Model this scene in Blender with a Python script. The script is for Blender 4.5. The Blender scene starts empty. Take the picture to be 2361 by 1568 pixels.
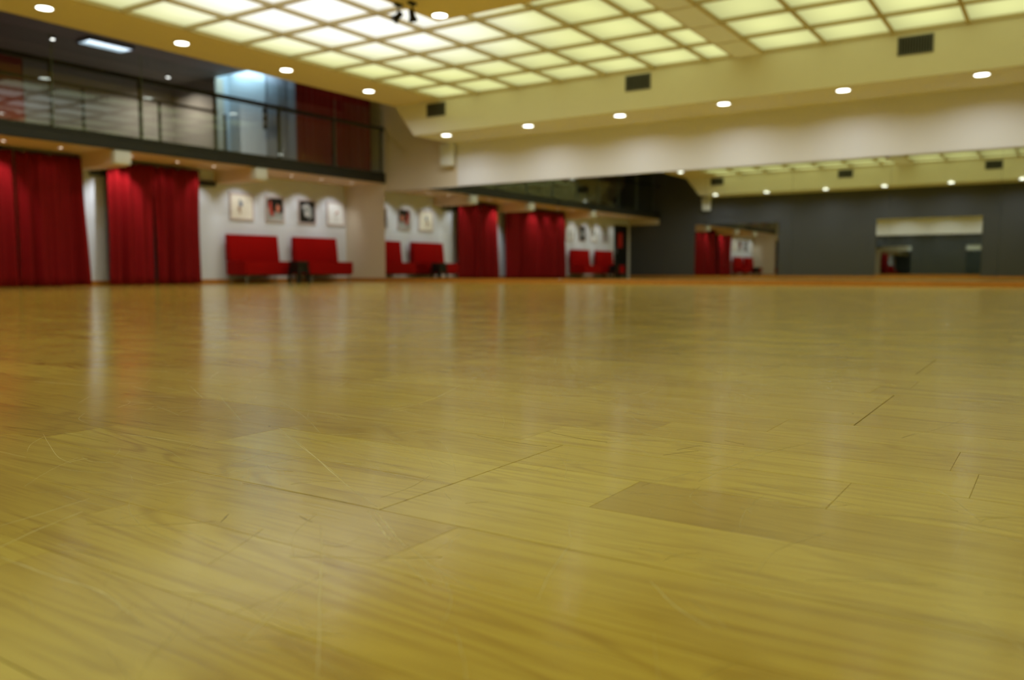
import bpy, bmesh, math, random
from mathutils import Vector, Matrix
random.seed(7)
S = bpy.context.scene
COL = S.collection
# ------------------------------------------------------------------ camera
CA, CP, CR, CF, CH = 0.5821, 0.0839, -0.0014, 1922.4, 0.26
Fv = Vector((math.cos(CA)*math.cos(CP), math.sin(CA)*math.cos(CP), -math.sin(CP)))
Rv = Vector((math.sin(CA), -math.cos(CA), 0.0)); Uv = Rv.cross(Fv)
R2 = Rv*math.cos(CR) + Uv*math.sin(CR); U2 = Uv*math.cos(CR) - Rv*math.sin(CR)
cam = bpy.data.cameras.new('camera'); cam.sensor_width = 36.0; cam.lens = CF/2361*36
cam.clip_start = 0.02; cam.clip_end = 200
cam.dof.use_dof = True; cam.dof.focus_distance = 1.22; cam.dof.aperture_fstop = 3.6
co = bpy.data.objects.new('camera', cam); COL.objects.link(co)
co.matrix_world = Matrix(((R2.x, U2.x, -Fv.x, 0), (R2.y, U2.y, -Fv.y, 0), (R2.z, U2.z, -Fv.z, CH), (0, 0, 0, 1)))
S.camera = co
# ------------------------------------------------------------------ world, exposure
w = bpy.data.worlds.new('world'); S.world = w; w.use_nodes = True
w.node_tree.nodes['Background'].inputs[0].default_value = (0.8, 0.85, 1, 1)
w.node_tree.nodes['Background'].inputs[1].default_value = 0.01
S.view_settings.view_transform = 'Standard'; S.view_settings.look = 'None'
S.view_settings.exposure = 0.0; S.view_settings.gamma = 1.0; S.view_settings.use_curve_mapping = False
S.cycles.use_denoising = True
S.cycles.glossy_bounces = 5; S.cycles.diffuse_bounces = 4; S.cycles.max_bounces = 9
S.cycles.use_adaptive_sampling = True; S.cycles.adaptive_threshold = 0.07; S.cycles.adaptive_min_samples = 16
S.cycles.caustics_reflective = True; S.cycles.caustics_refractive = False
S.cycles.sample_clamp_indirect = 6.0
# ------------------------------------------------------------------ room dimensions
XM, XB = 14.114, -1.1            # mirror wall, back wall
YL, YB, Y1, YR = 13.887, 12.661, 11.241, -2.6
Y1B = 10.743                      # soffit end at its lower arris
ZC, ZS, ZM, ZMB = 3.502, 2.886, 1.9915, 0.087
GX0, GX1 = 12.83, -0.05         # luminous field edges along x
GY0, PX, PY = 10.093, 0.9264, 0.8849
XS, XSB = 12.83, -0.05           # soffit lower arris, front and back
ZF0, ZF1, ZRAIL = 2.182, 2.377, 3.352
YFAR, ZUP = 20.2, 5.2
# ------------------------------------------------------------------ materials
def new_mat(name):
    m = bpy.data.materials.new(name); m.use_nodes = True
    return m, m.node_tree.nodes, m.node_tree.links, m.node_tree.nodes['Principled BSDF']
def mat(name, col, rough=0.6, metal=0.0, var=0.06, scale=6.0, bump=0.0, bscale=60.0, spec=0.5, coat=0.0, sheen=0.0):
    m, n, l, b = new_mat(name)
    tc = n.new('ShaderNodeTexCoord'); no = n.new('ShaderNodeTexNoise'); no.inputs['Scale'].default_value = scale
    no.inputs['Detail'].default_value = 4
    l.new(tc.outputs['Object'], no.inputs['Vector'])
    mr = n.new('ShaderNodeMapRange'); mr.inputs[3].default_value = 1-var; mr.inputs[4].default_value = 1+var
    l.new(no.outputs[0], mr.inputs[0])
    mx = n.new('ShaderNodeVectorMath'); mx.operation = 'SCALE'; mx.inputs[0].default_value = col
    l.new(mr.outputs[0], mx.inputs['Scale']); l.new(mx.outputs[0], b.inputs['Base Color'])
    b.inputs['Roughness'].default_value = rough; b.inputs['Metallic'].default_value = metal
    b.inputs['Specular IOR Level'].default_value = spec
    b.inputs['Coat Weight'].default_value = coat
    b.inputs['Sheen Weight'].default_value = sheen
    if bump:
        n2 = n.new('ShaderNodeTexNoise'); n2.inputs['Scale'].default_value = bscale; l.new(tc.outputs['Object'], n2.inputs['Vector'])
        bp = n.new('ShaderNodeBump'); bp.inputs['Strength'].default_value = bump; bp.inputs['Distance'].default_value = 0.004
        l.new(n2.outputs[0], bp.inputs['Height']); l.new(bp.outputs[0], b.inputs['Normal'])
    return m
def emit(name, col, st, base=(0.8, 0.8, 0.8)):
    m, n, l, b = new_mat(name)
    b.inputs['Base Color'].default_value = (*base, 1); b.inputs['Emission Color'].default_value = (*col, 1)
    b.inputs['Emission Strength'].default_value = st
    return m
M = {}
M['ceil'] = mat('ceiling_paint', (0.86, 0.73, 0.50), 0.75, var=0.02)
M['soffit'] = mat('soffit_paint', (0.86, 0.82, 0.68), 0.75, var=0.02)
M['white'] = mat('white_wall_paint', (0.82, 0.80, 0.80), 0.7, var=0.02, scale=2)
M['beige'] = mat('beige_wall_paint', (0.72, 0.62, 0.48), 0.7, var=0.02, scale=2)
M['grey_wall'] = mat('lounge_wall_paint', (0.74, 0.77, 0.84), 0.7, var=0.02, scale=2)
M['dark'] = mat('dark_grey_paint', (0.070, 0.072, 0.080), 0.65, var=0.04, scale=2)
M['lobby'] = mat('lobby_grey_paint', (0.24, 0.215, 0.19), 0.7, var=0.04, scale=2)
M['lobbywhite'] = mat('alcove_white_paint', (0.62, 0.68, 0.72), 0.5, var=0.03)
M['doorgrey'] = mat('lift_door_metal', (0.36, 0.40, 0.44), 0.5, 0.0, var=0.05)
M['lounge_ceil'] = mat('lounge_ceiling_paint', (0.86, 0.66, 0.48), 0.7, var=0.03)
M['fascia'] = mat('blackened_steel', (0.018, 0.021, 0.021), 0.45, 0.0, var=0.1)
M['rail'] = mat('dark_steel', (0.02, 0.02, 0.018), 0.4, 0.3, var=0.1)
M['black'] = mat('black_lacquer', (0.005, 0.005, 0.005), 0.55, var=0.1)
M['alu'] = mat('brushed_steel', (0.35, 0.36, 0.37), 0.35, 0.8, var=0.05)
M['speaker'] = mat('white_speaker_shell', (0.86, 0.88, 0.84), 0.5, var=0.02)
M['grillecloth'] = mat('speaker_cloth', (0.82, 0.84, 0.80), 0.8, var=0.05, bump=0.3, bscale=400)
M['sofa'] = mat('red_felt_upholstery', (0.34, 0.004, 0.004), 0.85, var=0.06, scale=30, bump=0.3, bscale=500, spec=0.15)
M['curtain'] = mat('red_velvet', (0.21, 0.006, 0.008), 0.75, var=0.10, scale=8, bump=0.2, bscale=300, spec=0.15)
M['darkred'] = mat('dark_red_paint', (0.24, 0.012, 0.006), 0.6, var=0.05)
M['frame'] = mat('pale_wood_frame', (0.60, 0.50, 0.48), 0.5, var=0.05)
M['bar'] = mat('grid_bar_paint', (0.62, 0.52, 0.30), 0.6, var=0.05)
M['orange'] = mat('varnished_wood_skirting', (0.50, 0.20, 0.030), 0.35, var=0.2, scale=9, coat=0.3)
M['vent'] = mat('vent_slat', (0.13, 0.13, 0.115), 0.5, 0.2, var=0.05)
M['ventback'] = mat('vent_dark', (0.01, 0.01, 0.01), 0.8)
M['trimring'] = mat('lamp_trim', (0.75, 0.75, 0.70), 0.4, var=0.02)
M['subfloor'] = mat('dark_underlay', (0.02, 0.012, 0.006), 0.9)
M['bluegrey'] = mat('blue_grey_door', (0.20, 0.22, 0.30), 0.5)
M['lens'] = emit('downlight_lens', (0.97, 1.0, 0.90), 9)
M['halolens'] = emit('halogen_lens', (1.0, 0.80, 0.68), 5)
M['lobbylens'] = emit('lobby_lamp_lens', (1.0, 0.95, 0.92), 6)
M['fluo'] = emit('fluorescent_diffuser', (0.75, 0.88, 1.0), 9)
M['tube'] = emit('cold_tube', (0.62, 0.86, 1.0), 5)
M['redglow'] = mat('red_plastic', (0.6, 0.03, 0.02), 0.4)

# mirror
m, n, l, b = new_mat('mirror_silver'); b.inputs['Base Color'].default_value = (0.80, 0.84, 0.81, 1)
b.inputs['Metallic'].default_value = 1; b.inputs['Roughness'].default_value = 0.012; M['mirror'] = m
m = mat('mirror_edge', (0.10, 0.13, 0.12), 0.3); M['mirror_edge'] = m
# balcony glass
m = bpy.data.materials.new('balcony_glass'); m.use_nodes = True; n = m.node_tree.nodes; l = m.node_tree.links; n.clear()
out = n.new('ShaderNodeOutputMaterial'); mx = n.new('ShaderNodeMixShader'); tr = n.new('ShaderNodeBsdfTransparent')
gl = n.new('ShaderNodeBsdfGlossy'); fr = n.new('ShaderNodeFresnel'); fr.inputs['IOR'].default_value = 1.52
tr.inputs[0].default_value = (0.93, 0.965, 0.95, 1); gl.inputs['Roughness'].default_value = 0.0; gl.inputs['Color'].default_value = (0.93, 1, 0.97, 1)
gg = n.new('ShaderNodeNewGeometry'); f1 = n.new('ShaderNodeMath'); f1.operation = 'SUBTRACT'; f1.inputs[0].default_value = 1.0; l.new(gg.outputs['Backfacing'], f1.inputs[1])
f2 = n.new('ShaderNodeMath'); f2.operation = 'MULTIPLY'; l.new(fr.outputs[0], f2.inputs[0]); l.new(f1.outputs[0], f2.inputs[1])
f3 = n.new('ShaderNodeMath'); f3.operation = 'MULTIPLY'; f3.use_clamp = True; l.new(f2.outputs[0], f3.inputs[0]); f3.inputs[1].default_value = 1.85   # both faces of the sheet, counted once
l.new(f3.outputs[0], mx.inputs[0]); l.new(tr.outputs[0], mx.inputs[1]); l.new(gl.outputs[0], mx.inputs[2]); l.new(mx.outputs[0], out.inputs[0])
M['glass'] = m
M['glassedge'] = mat('glass_edge', (0.30, 0.38, 0.36), 0.3, var=0.02)

# luminous ceiling panel: fluorescent tubes behind opal sheets, one white cluster of lamps
def panel_mat():
    m, n, l, b = new_mat('opal_light_panel')
    geo = n.new('ShaderNodeNewGeometry'); tc = n.new('ShaderNodeTexCoord')
    d = n.new('ShaderNodeVectorMath'); d.operation = 'SUBTRACT'; d.inputs[1].default_value = (7.8, 7.9, 3.5)
    l.new(geo.outputs['Position'], d.inputs[0])
    sc = n.new('ShaderNodeVectorMath'); sc.operation = 'MULTIPLY'; sc.inputs[1].default_value = (0.33, 0.50, 0)
    l.new(d.outputs[0], sc.inputs[0])
    ln = n.new('ShaderNodeVectorMath'); ln.operation = 'LENGTH'; l.new(sc.outputs[0], ln.inputs[0])
    hot = n.new('ShaderNodeMapRange'); hot.interpolation_type = 'SMOOTHSTEP'
    hot.inputs[1].default_value = 0.25; hot.inputs[2].default_value = 1.45; hot.inputs[3].default_value = 1; hot.inputs[4].default_value = 0
    l.new(ln.outputs['Value'], hot.inputs[0])
    # tube glow inside each panel (generated coordinates run 0..1 over the sheet)
    sp = n.new('ShaderNodeSeparateXYZ'); l.new(tc.outputs['Generated'], sp.inputs[0])
    def bell(sock, c, wdt):
        a = n.new('ShaderNodeMath'); a.operation = 'SUBTRACT'; l.new(sock, a.inputs[0]); a.inputs[1].default_value = c
        a2 = n.new('ShaderNodeMath'); a2.operation = 'DIVIDE'; l.new(a.outputs[0], a2.inputs[0]); a2.inputs[1].default_value = wdt
        a3 = n.new('ShaderNodeMath'); a3.operation = 'POWER'; l.new(a2.outputs[0], a3.inputs[0]); a3.inputs[1].default_value = 2
        a4 = n.new('ShaderNodeMath'); a4.operation = 'SUBTRACT'; a4.use_clamp = True; a4.inputs[0].default_value = 1; l.new(a3.outputs[0], a4.inputs[1])
        return a4.outputs[0]
    by = bell(sp.outputs['Y'], 0.46, 0.62); bx = bell(sp.outputs['X'], 0.5, 0.8)
    pr = n.new('ShaderNodeMath'); pr.operation = 'MULTIPLY'; l.new(by, pr.inputs[0]); l.new(bx, pr.inputs[1])
    st = n.new('ShaderNodeMapRange'); st.inputs[3].default_value = 0.44; st.inputs[4].default_value = 0.88; l.new(pr.outputs[0], st.inputs[0])
    no = n.new('ShaderNodeTexNoise'); no.inputs['Scale'].default_value = 0.45; l.new(geo.outputs['Position'], no.inputs['Vector'])
    nv = n.new('ShaderNodeMapRange'); nv.inputs[1].default_value = 0.3; nv.inputs[2].default_value = 0.7; nv.inputs[3].default_value = 0.88; nv.inputs[4].default_value = 1.12
    l.new(no.outputs[0], nv.inputs[0])
    ml = n.new('ShaderNodeMath'); ml.operation = 'MULTIPLY'; l.new(st.outputs[0], ml.inputs[0]); l.new(nv.outputs[0], ml.inputs[1])
    hs = n.new('ShaderNodeMath'); hs.operation = 'MULTIPLY_ADD'; l.new(hot.outputs[0], hs.inputs[0]); hs.inputs[1].default_value = 0.45; l.new(ml.outputs[0], hs.inputs[2])
    cm = n.new('ShaderNodeMix'); cm.data_type = 'RGBA'; cm.inputs[6].default_value = (0.90, 0.93, 0.40, 1); cm.inputs[7].default_value = (0.92, 0.93, 0.86, 1)
    l.new(hot.outputs[0], cm.inputs[0])
    b.inputs['Base Color'].default_value = (0.12, 0.12, 0.09, 1)
    l.new(cm.outputs[2], b.inputs['Emission Color']); l.new(hs.outputs[0], b.inputs['Emission Strength'])
    b.inputs['Roughness'].default_value = 0.6
    return m
M['panel'] = panel_mat()

# oak strip parquet
def floor_mat():
    m, n, l, b = new_mat('varnished_oak_strip')
    at = n.new('ShaderNodeAttribute'); at.attribute_name = 'tone'; at.attribute_type = 'GEOMETRY'
    sep = n.new('ShaderNodeSeparateColor'); l.new(at.outputs['Color'], sep.inputs[0])
    geo = n.new('ShaderNodeNewGeometry')
    # each strip has its own piece of grain: shift the lookup by its tone
    off = n.new('ShaderNodeCombineXYZ')
    for i, k in enumerate((7.3, 31.0, 17.0)):
        mm = n.new('ShaderNodeMath'); mm.operation = 'MULTIPLY'; l.new(sep.outputs[1], mm.inputs[0]); mm.inputs[1].default_value = k; l.new(mm.outputs[0], off.inputs[i])
    ad = n.new('ShaderNodeVectorMath'); l.new(geo.outputs['Position'], ad.inputs[0]); l.new(off.outputs[0], ad.inputs[1])
    def mp(src, scale, rot=0):
        q = n.new('ShaderNodeMapping'); q.inputs['Scale'].default_value = scale; q.inputs['Rotation'].default_value = (0, 0, rot); l.new(src, q.inputs['Vector']); return q.outputs[0]
    def noise(vec, sc, det=3, rough=0.5, dist=0.0):
        q = n.new('ShaderNodeTexNoise'); q.inputs['Scale'].default_value = sc; q.inputs['Detail'].default_value = det
        q.inputs['Roughness'].default_value = rough; q.inputs['Distortion'].default_value = dist; l.new(vec, q.inputs['Vector']); return q.outputs[0]
    def mrange(v, a, b2, c, d2, clamp=True):
        q = n.new('ShaderNodeMapRange'); q.clamp = clamp
        for i, x in zip((1, 2, 3, 4), (a, b2, c, d2)): q.inputs[i].default_value = x
        l.new(v, q.inputs[0]); return q.outputs[0]
    def mul(a, b2):
        q = n.new('ShaderNodeMath'); q.operation = 'MULTIPLY'
        l.new(a, q.inputs[0]); l.new(b2, q.inputs[1]); return q.outputs[0]
    def addn(a, b2, k=1.0):
        q = n.new('ShaderNodeMath'); q.operation = 'MULTIPLY_ADD'; l.new(b2, q.inputs[0]); q.inputs[1].default_value = k; l.new(a, q.inputs[2]); return q.outputs[0]
    V = ad.outputs[0]
    fig = noise(mp(V, (7.0, 1.1, 1.0)), 1.0, 2, 0.5, 0.6)          # broad cathedral figure
    # growth rings: bands of the figure field
    rg = n.new('ShaderNodeMath'); rg.operation = 'MULTIPLY'; l.new(fig, rg.inputs[0]); rg.inputs[1].default_value = 84.0
    sn = n.new('ShaderNodeMath'); sn.operation = 'SINE'; l.new(rg.outputs[0], sn.inputs[0])
    ring = mrange(sn.outputs[0], -1, 1, 0, 1)
    ring = mul(ring, ring)
    fine = noise(mp(V, (330.0, 7.0, 1.0)), 1.0, 3, 0.6)            # pores
    med = noise(mp(V, (60.0, 2.5, 1.0)), 1.0, 3, 0.6)
    cl = noise(mp(V, (3.0, 1.4, 1.0)), 1.0, 2)
    cr = n.new('ShaderNodeMix'); cr.data_type = 'RGBA'; cr.inputs[6].default_value = (0.43, 0.255, 0.030, 1); cr.inputs[7].default_value = (0.75, 0.565, 0.085, 1)
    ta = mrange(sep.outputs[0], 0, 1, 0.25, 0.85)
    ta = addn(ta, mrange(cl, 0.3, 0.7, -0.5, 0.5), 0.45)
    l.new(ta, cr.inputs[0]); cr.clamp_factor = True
    # darken with rings, streaks and pores
    k = mrange(ring, 0.25, 1.0, 0.0, 1.0)
    k = mul(k, mrange(noise(mp(V, (2.0, 0.8, 1)), 1.3, 1), 0.45, 0.75, 0.08, 0.60))
    k = addn(k, mrange(med, 0.50, 0.72, 0.0, 1.0), 0.30)
    k = addn(k, mrange(fine, 0.54, 0.68, 0.0, 1.0), 0.42)
    dk = n.new('ShaderNodeMix'); dk.data_type = 'RGBA'; dk.blend_type = 'MULTIPLY'; l.new(k, dk.inputs[0]); l.new(cr.outputs[2], dk.inputs[6]); dk.inputs[7].default_value = (0.52, 0.40, 0.26, 1)
    # small dark specks and grey scuffs (wear with its own outline)
    P = geo.outputs['Position']
    vo = n.new('ShaderNodeTexVoronoi'); vo.inputs['Scale'].default_value = 9.0; l.new(P, vo.inputs['Vector'])
    speck = mrange(vo.outputs['Distance'], 0.015, 0.028, 0.75, 0.0)
    d2 = n.new('ShaderNodeMix'); d2.data_type = 'RGBA'; l.new(speck, d2.inputs[0]); l.new(dk.outputs[2], d2.inputs[6]); d2.inputs[7].default_value = (0.07, 0.045, 0.02, 1)
    sc = None
    scr = []
    for rot, ph, th in ((0.35, 0.0, 0.70), (1.1, 9.3, 0.71), (-1.2, 13.7, 0.715)):
        o2 = n.new('ShaderNodeVectorMath'); o2.inputs[1].default_value = (ph, ph*1.7, 0); l.new(P, o2.inputs[0])
        s = noise(mp(o2.outputs[0], (1.7, 260.0, 1.0), rot), 1.0, 2, 0.5, 1.2)
        scr.append(mrange(s, th, th+0.035, 0.0, 1.0))
    sc = scr[0]
    for s in scr[1:]:
        q = n.new('ShaderNodeMath'); q.operation = 'MAXIMUM'; l.new(sc, q.inputs[0]); l.new(s, q.inputs[1]); sc = q.outputs[0]
    sc = mul(sc, mrange(noise(P, 1.6, 2), 0.45, 0.6, 0.05, 1.0))
    d3 = n.new('ShaderNodeMix'); d3.data_type = 'RGBA'
    f3 = n.new('ShaderNodeMath'); f3.operation = 'MULTIPLY'; l.new(sc, f3.inputs[0]); f3.inputs[1].default_value = 0.22
    l.new(f3.outputs[0], d3.inputs[0]); l.new(d2.outputs[2], d3.inputs[6]); d3.inputs[7].default_value = (0.62, 0.52, 0.26, 1)
    l.new(d3.outputs[2], b.inputs['Base Color'])
    b.inputs['Roughness'].default_value = 0.45; b.inputs['Specular IOR Level'].default_value = 0.06
    b.inputs['Coat Weight'].default_value = 1.0; b.inputs['Coat IOR'].default_value = 1.65
    l.new(mrange(noise(P, 5.0, 3), 0.3, 0.7, 0.13, 0.18), b.inputs['Coat Roughness'])
    # relief: pores, scratches, slow undulation of the varnish
    h = mrange(fine, 0.3, 0.8, 1.0, 0.0, False)
    h = addn(h, med, -0.4)
    h = addn(h, sc, 1.6)
    wv = noise(mp(P, (9.0, 4.0, 1)), 1.0, 1)
    h = addn(h, wv, 2.2)
    bp = n.new('ShaderNodeBump'); bp.inputs['Strength'].default_value = 0.10; bp.inputs['Distance'].default_value = 0.0009; l.new(h, bp.inputs['Height'])
    l.new(bp.outputs[0], b.inputs['Normal']); l.new(bp.outputs[0], b.inputs['Coat Normal'])
    return m
M['floor'] = floor_mat()
# ------------------------------------------------------------------ helpers
class MB:
    def __init__(s): s.v = []; s.f = []
    def add(s, vs, fs):
        o = len(s.v); s.v += [tuple(v) for v in vs]; s.f += [tuple(i+o for i in f) for f in fs]; return s
    def box(s, x0, x1, y0, y1, z0, z1):
        return s.add([(x0,y0,z0),(x1,y0,z0),(x1,y1,z0),(x0,y1,z0),(x0,y0,z1),(x1,y0,z1),(x1,y1,z1),(x0,y1,z1)],
                     [(0,3,2,1),(4,5,6,7),(0,1,5,4),(1,2,6,5),(2,3,7,6),(3,0,4,7)])
    def prism_y(s, prof, y0, y1):       # prof: (x,z) counter-clockwise seen from -y
        k = len(prof); vs = [(x,y0,z) for x,z in prof] + [(x,y1,z) for x,z in prof]
        return s.add(vs, [tuple(range(k)), tuple(range(2*k-1, k-1, -1))] + [((i+1)%k, i, i+k, (i+1)%k+k) for i in range(k)])
    def prism_x(s, prof, x0, x1):       # prof: (y,z)
        k = len(prof); vs = [(x0,y,z) for y,z in prof] + [(x1,y,z) for y,z in prof]
        return s.add(vs, [tuple(range(k-1,-1,-1)), tuple(range(k, 2*k))] + [(i, (i+1)%k, (i+1)%k+k, i+k) for i in range(k)])
    def tube(s, p, q, r, k=10, r2=None, caps=True):
        p, q = Vector(p), Vector(q); d = (q-p).normalized(); a = d.orthogonal().normalized(); b = d.cross(a); r2 = r if r2 is None else r2
        vs = [p + (a*math.cos(t)+b*math.sin(t))*r for t in [2*math.pi*i/k for i in range(k)]] + [q + (a*math.cos(t)+b*math.sin(t))*r2 for t in [2*math.pi*i/k for i in range(k)]]
        fs = [(i, (i+1)%k, (i+1)%k+k, i+k) for i in range(k)]
        if caps: fs += [tuple(range(k-1,-1,-1)), tuple(range(k, 2*k))]
        return s.add(vs, fs)
    def lathe(s, c, prof, k=20, closed=False):       # prof: (r, dz) around vertical axis at c
        vs = []; n = len(prof)
        for r, z in prof:
            for i in range(k):
                t = 2*math.pi*i/k; vs.append((c[0]+r*math.cos(t), c[1]+r*math.sin(t), c[2]+z))
        fs = []
        for j in range(n-1):
            for i in range(k): fs.append((j*k+i, j*k+(i+1)%k, (j+1)*k+(i+1)%k, (j+1)*k+i))
        if closed: 
            for i in range(k): fs.append(((n-1)*k+i, (n-1)*k+(i+1)%k, (i+1)%k, i))
        return s.add(vs, fs)
    def disc(s, c, r, k=20):
        return s.add([(c[0]+r*math.cos(2*math.pi*i/k), c[1]+r*math.sin(2*math.pi*i/k), c[2]) for i in range(k)], [tuple(range(k-1,-1,-1))])
    def build(s, name, m, parent=None, loc=None, bevel=0, segs=2, smooth=False, **tags):
        me = bpy.data.meshes.new(name); me.from_pydata(s.v, [], s.f); me.materials.append(m); me.update()
        bm = bmesh.new(); bm.from_mesh(me); bmesh.ops.recalc_face_normals(bm, faces=bm.faces)
        if bevel: bmesh.ops.bevel(bm, geom=list(bm.edges), offset=bevel, segments=segs, profile=0.5, affect='EDGES')
        bm.to_mesh(me); bm.free()
        if smooth or bevel:
            for p in me.polygons: p.use_smooth = True
        o = bpy.data.objects.new(name, me); COL.objects.link(o)
        if smooth or bevel:
            try:
                me.set_sharp_from_angle(angle=math.radians(35))
            except Exception: pass
        if parent: o.parent = parent
        if loc: o.location = loc
        for k, v in tags.items(): o[k] = v
        return o
def thing(name, label, cat, loc=(0,0,0), group=None, rz=0):
    o = bpy.data.objects.new(name, None); COL.objects.link(o); o.empty_display_size = 0.1
    o.location = loc; o.rotation_euler = (0,0,rz); o['label'] = label; o['category'] = cat
    if group: o['group'] = group
    return o
def tag(o, label, cat, group=None):
    o['label'] = label; o['category'] = cat
    if group: o['group'] = group
    return o
def struct(name, mb, m, label=None, parent=None, **k):
    o = mb.build(name, m, parent, **k)
    if parent is None: o['kind'] = 'structure'; o['category'] = name.split('_')[0]
    if label: o['label'] = label
    return o
def copy_tree(o, loc=None, label=None, parent=None):
    c = o.copy(); COL.objects.link(c)
    if parent: c.parent = parent
    if loc is not None: c.location = loc
    if label: c['label'] = label
    for ch in [x for x in bpy.data.objects if x.parent == o]: copy_tree(ch, None, None, c)
    return c
# ------------------------------------------------------------------ walls
mb = MB(); mb.box(XM, XM+.25, YR, YL+.2, 0, ZUP)
mb.box(XM, XM+.25, YL+.2, 15.3, ZF1-.2, ZUP); mb.box(XM, XM+.25, 18.42, YFAR+.2, ZF1-.2, ZUP)
wf = struct('wall_front', mb, M['beige'], 'beige plaster wall at the far end carrying the long mirror')
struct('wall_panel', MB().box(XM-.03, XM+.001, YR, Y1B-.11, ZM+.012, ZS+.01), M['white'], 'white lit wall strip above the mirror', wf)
mb = MB(); mb.box(XM-.035, XM+.001, YB, YL, ZF0-.195, ZF0-.002)
struct('lintel_beam', mb, M['beige'], None, wf)
struct('lobby_wall', MB().box(XM-.01, XM+.001, 18.42, YFAR, ZF1, ZUP), M['lobby'], 'dark grey upper wall beside the lit alcove', wf)
wb = struct('wall_back', MB().box(XB-.25, XB, YR, YFAR+.2, 0, ZUP), M['dark'], 'dark grey painted wall seen in the long mirror')
wl = struct('wall_left', MB().box(XB, XM, YL, YL+.2, 0, ZF0), M['grey_wall'], 'white lounge wall behind the red sofas and pictures')
struct('wall_right', MB().box(XB-.25, XM+.25, YR-.2, YR, 0, ZUP), M['beige'], 'beige side wall of the dance hall')
wg = struct('wall_gallery', MB().box(XB, XM+1.2, YFAR, YFAR+.2, ZF1-.2, ZUP), M['lobby'], 'dark grey wall deep behind the gallery')
MB().box(4.0, 10.2, YFAR-.04, YFAR+.001, ZF1, ZUP-.001).build('painted_panel', M['darkred'], wg, label='dark red painted wall field')
MB().box(10.2, 10.62, YFAR-.07, YFAR+.001, ZF1, ZUP-.001).build('pilaster', M['lobby'], wg)
# alcove behind the gallery
al = MB(); al.box(XM+.42, XM+.6, 15.2, 18.5, ZF1, ZUP+.5); al.box(XM+.0, XM+.6, 18.42, 18.6, ZUP, ZUP+.5); al.box(XM+.25, XM+.6, 18.42, 18.6, ZF1, ZUP)
al.box(XM+.0, XM+.6, 15.1, 15.3, ZUP, ZUP+.5); al.box(XM+.25, XM+.6, 15.1, 15.3, ZF1, ZUP); al.box(XM-.1, XM+.6, 15.1, 18.6, ZUP+.5, ZUP+.6); al.box(XM-.1, XM, 15.1, 18.6, ZUP+.1, ZUP+.5)
alc = struct('wall_alcove', al, M['lobbywhite'], 'pale alcove wall lit cold blue from above')
lift = thing('lift_door', 'grey two-leaf metal lift door in the lit alcove on the upper gallery', 'door', (XM+.30, 15.3, ZF1))
for y0, y1 in ((0.04, 0.76), (0.78, 1.52)): MB().box(0, .05, y0, y1, .01, 2.75).build('door_leaf', M['doorgrey'], lift, bevel=.004)
MB().box(-.01, .07, -.0, .035, 0, 2.8).box(-.01, .07, 1.525, 1.56, 0, 2.8).build('door_frame', M['doorgrey'], lift)
bp_ = thing('call_panel', 'small dark plate with two round pale buttons beside the lift door', 'switch', (XM+.20, 16.80, 3.93))
MB().box(0, .03, -.07, .07, -.16, .36).build('plate', M['rail'], bp_, bevel=.005)
for z in (.0, .2):
    MB().tube((-.012, 0, z), (.004, 0, z), .035, 14).build('button', M['lobbywhite'], bp_)
# ------------------------------------------------------------------ gallery, lounge ceiling
gs = MB(); gs.box(XB, XM, YB+.05, YFAR, ZF0+.02, ZF1-.01)
struct('floor_gallery', gs, M['lobby'], 'gallery floor slab above the lounge')
lc = struct('ceiling_lounge', MB().box(XB, XM, YB+.03, YL, ZF0, ZF0+.02), M['lounge_ceil'], 'warm beige ceiling under the gallery')
for xb in (10.545, 7.765, 4.0):
    MB().box(xb, xb+.28, YB+.12, YL, ZF0-.235, ZF0+.001).build('ceiling_beam', M['lounge_ceil'], lc)
MB().box(XB, XB+.05, YB+.02, YL, ZF0-.2, ZF0+.001).build('ceiling_beam', M['beige'], lc)
fs = MB(); fs.box(XB, XM, YB-.01, YB+.05, ZF0, ZF1); fs.box(XB, XM, YB-.03, YB+.05, ZF1-.035, ZF1); fs.box(XB, XM, YB-.03, YB+.05, ZF0, ZF0+.02)
struct('trim_1', fs, M['fascia'], 'black steel edge beam of the gallery')
struct('ceiling_upper', MB().box(XB, XM, Y1-.3, YFAR, ZUP, ZUP+.1), M['lobby'], 'dark grey ceiling above the gallery')
# balustrade
bal = thing('balustrade', 'dark steel balustrade with glass panes along the gallery edge', 'railing', (0, YB+.02, ZF1))
PO = [XB+.1 + 0*0] 
posts = [14.02 - 1.4425*k for k in range(11)]
MB().box(XB, XM-.01, -.03, .03, ZRAIL-ZF1-.035, ZRAIL-ZF1+.04).build('top_rail', M['rail'], bal, bevel=.006)
MB().box(XB, XM-.01, -.025, .025, 0, .035).build('bottom_rail', M['rail'], bal)
for x in posts:
    if x > XB: MB().box(x-.024, x+.024, -.02, .02, .03, ZRAIL-ZF1-.02).build('post', M['rail'], bal, bevel=.003)
YAW = math.radians(1.0)
for a, b_ in zip(posts[1:], posts[:-1]):
    if a < XB: continue
    cx, hw = (a+b_)/2, (b_-a)/2-.012
    g = MB().box(-hw, hw, -.005, .005, .0, 1.36).build('glass_pane', M['glass'], bal)
    g.location = (cx, -.055, .01); g.rotation_euler = (0, 0, -YAW)
    for q in (-hw-.004, hw): MB().box(q, q+.004, -.006, .006, 0, 1.36).build('glass_edge', M['glassedge'], g)
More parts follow.
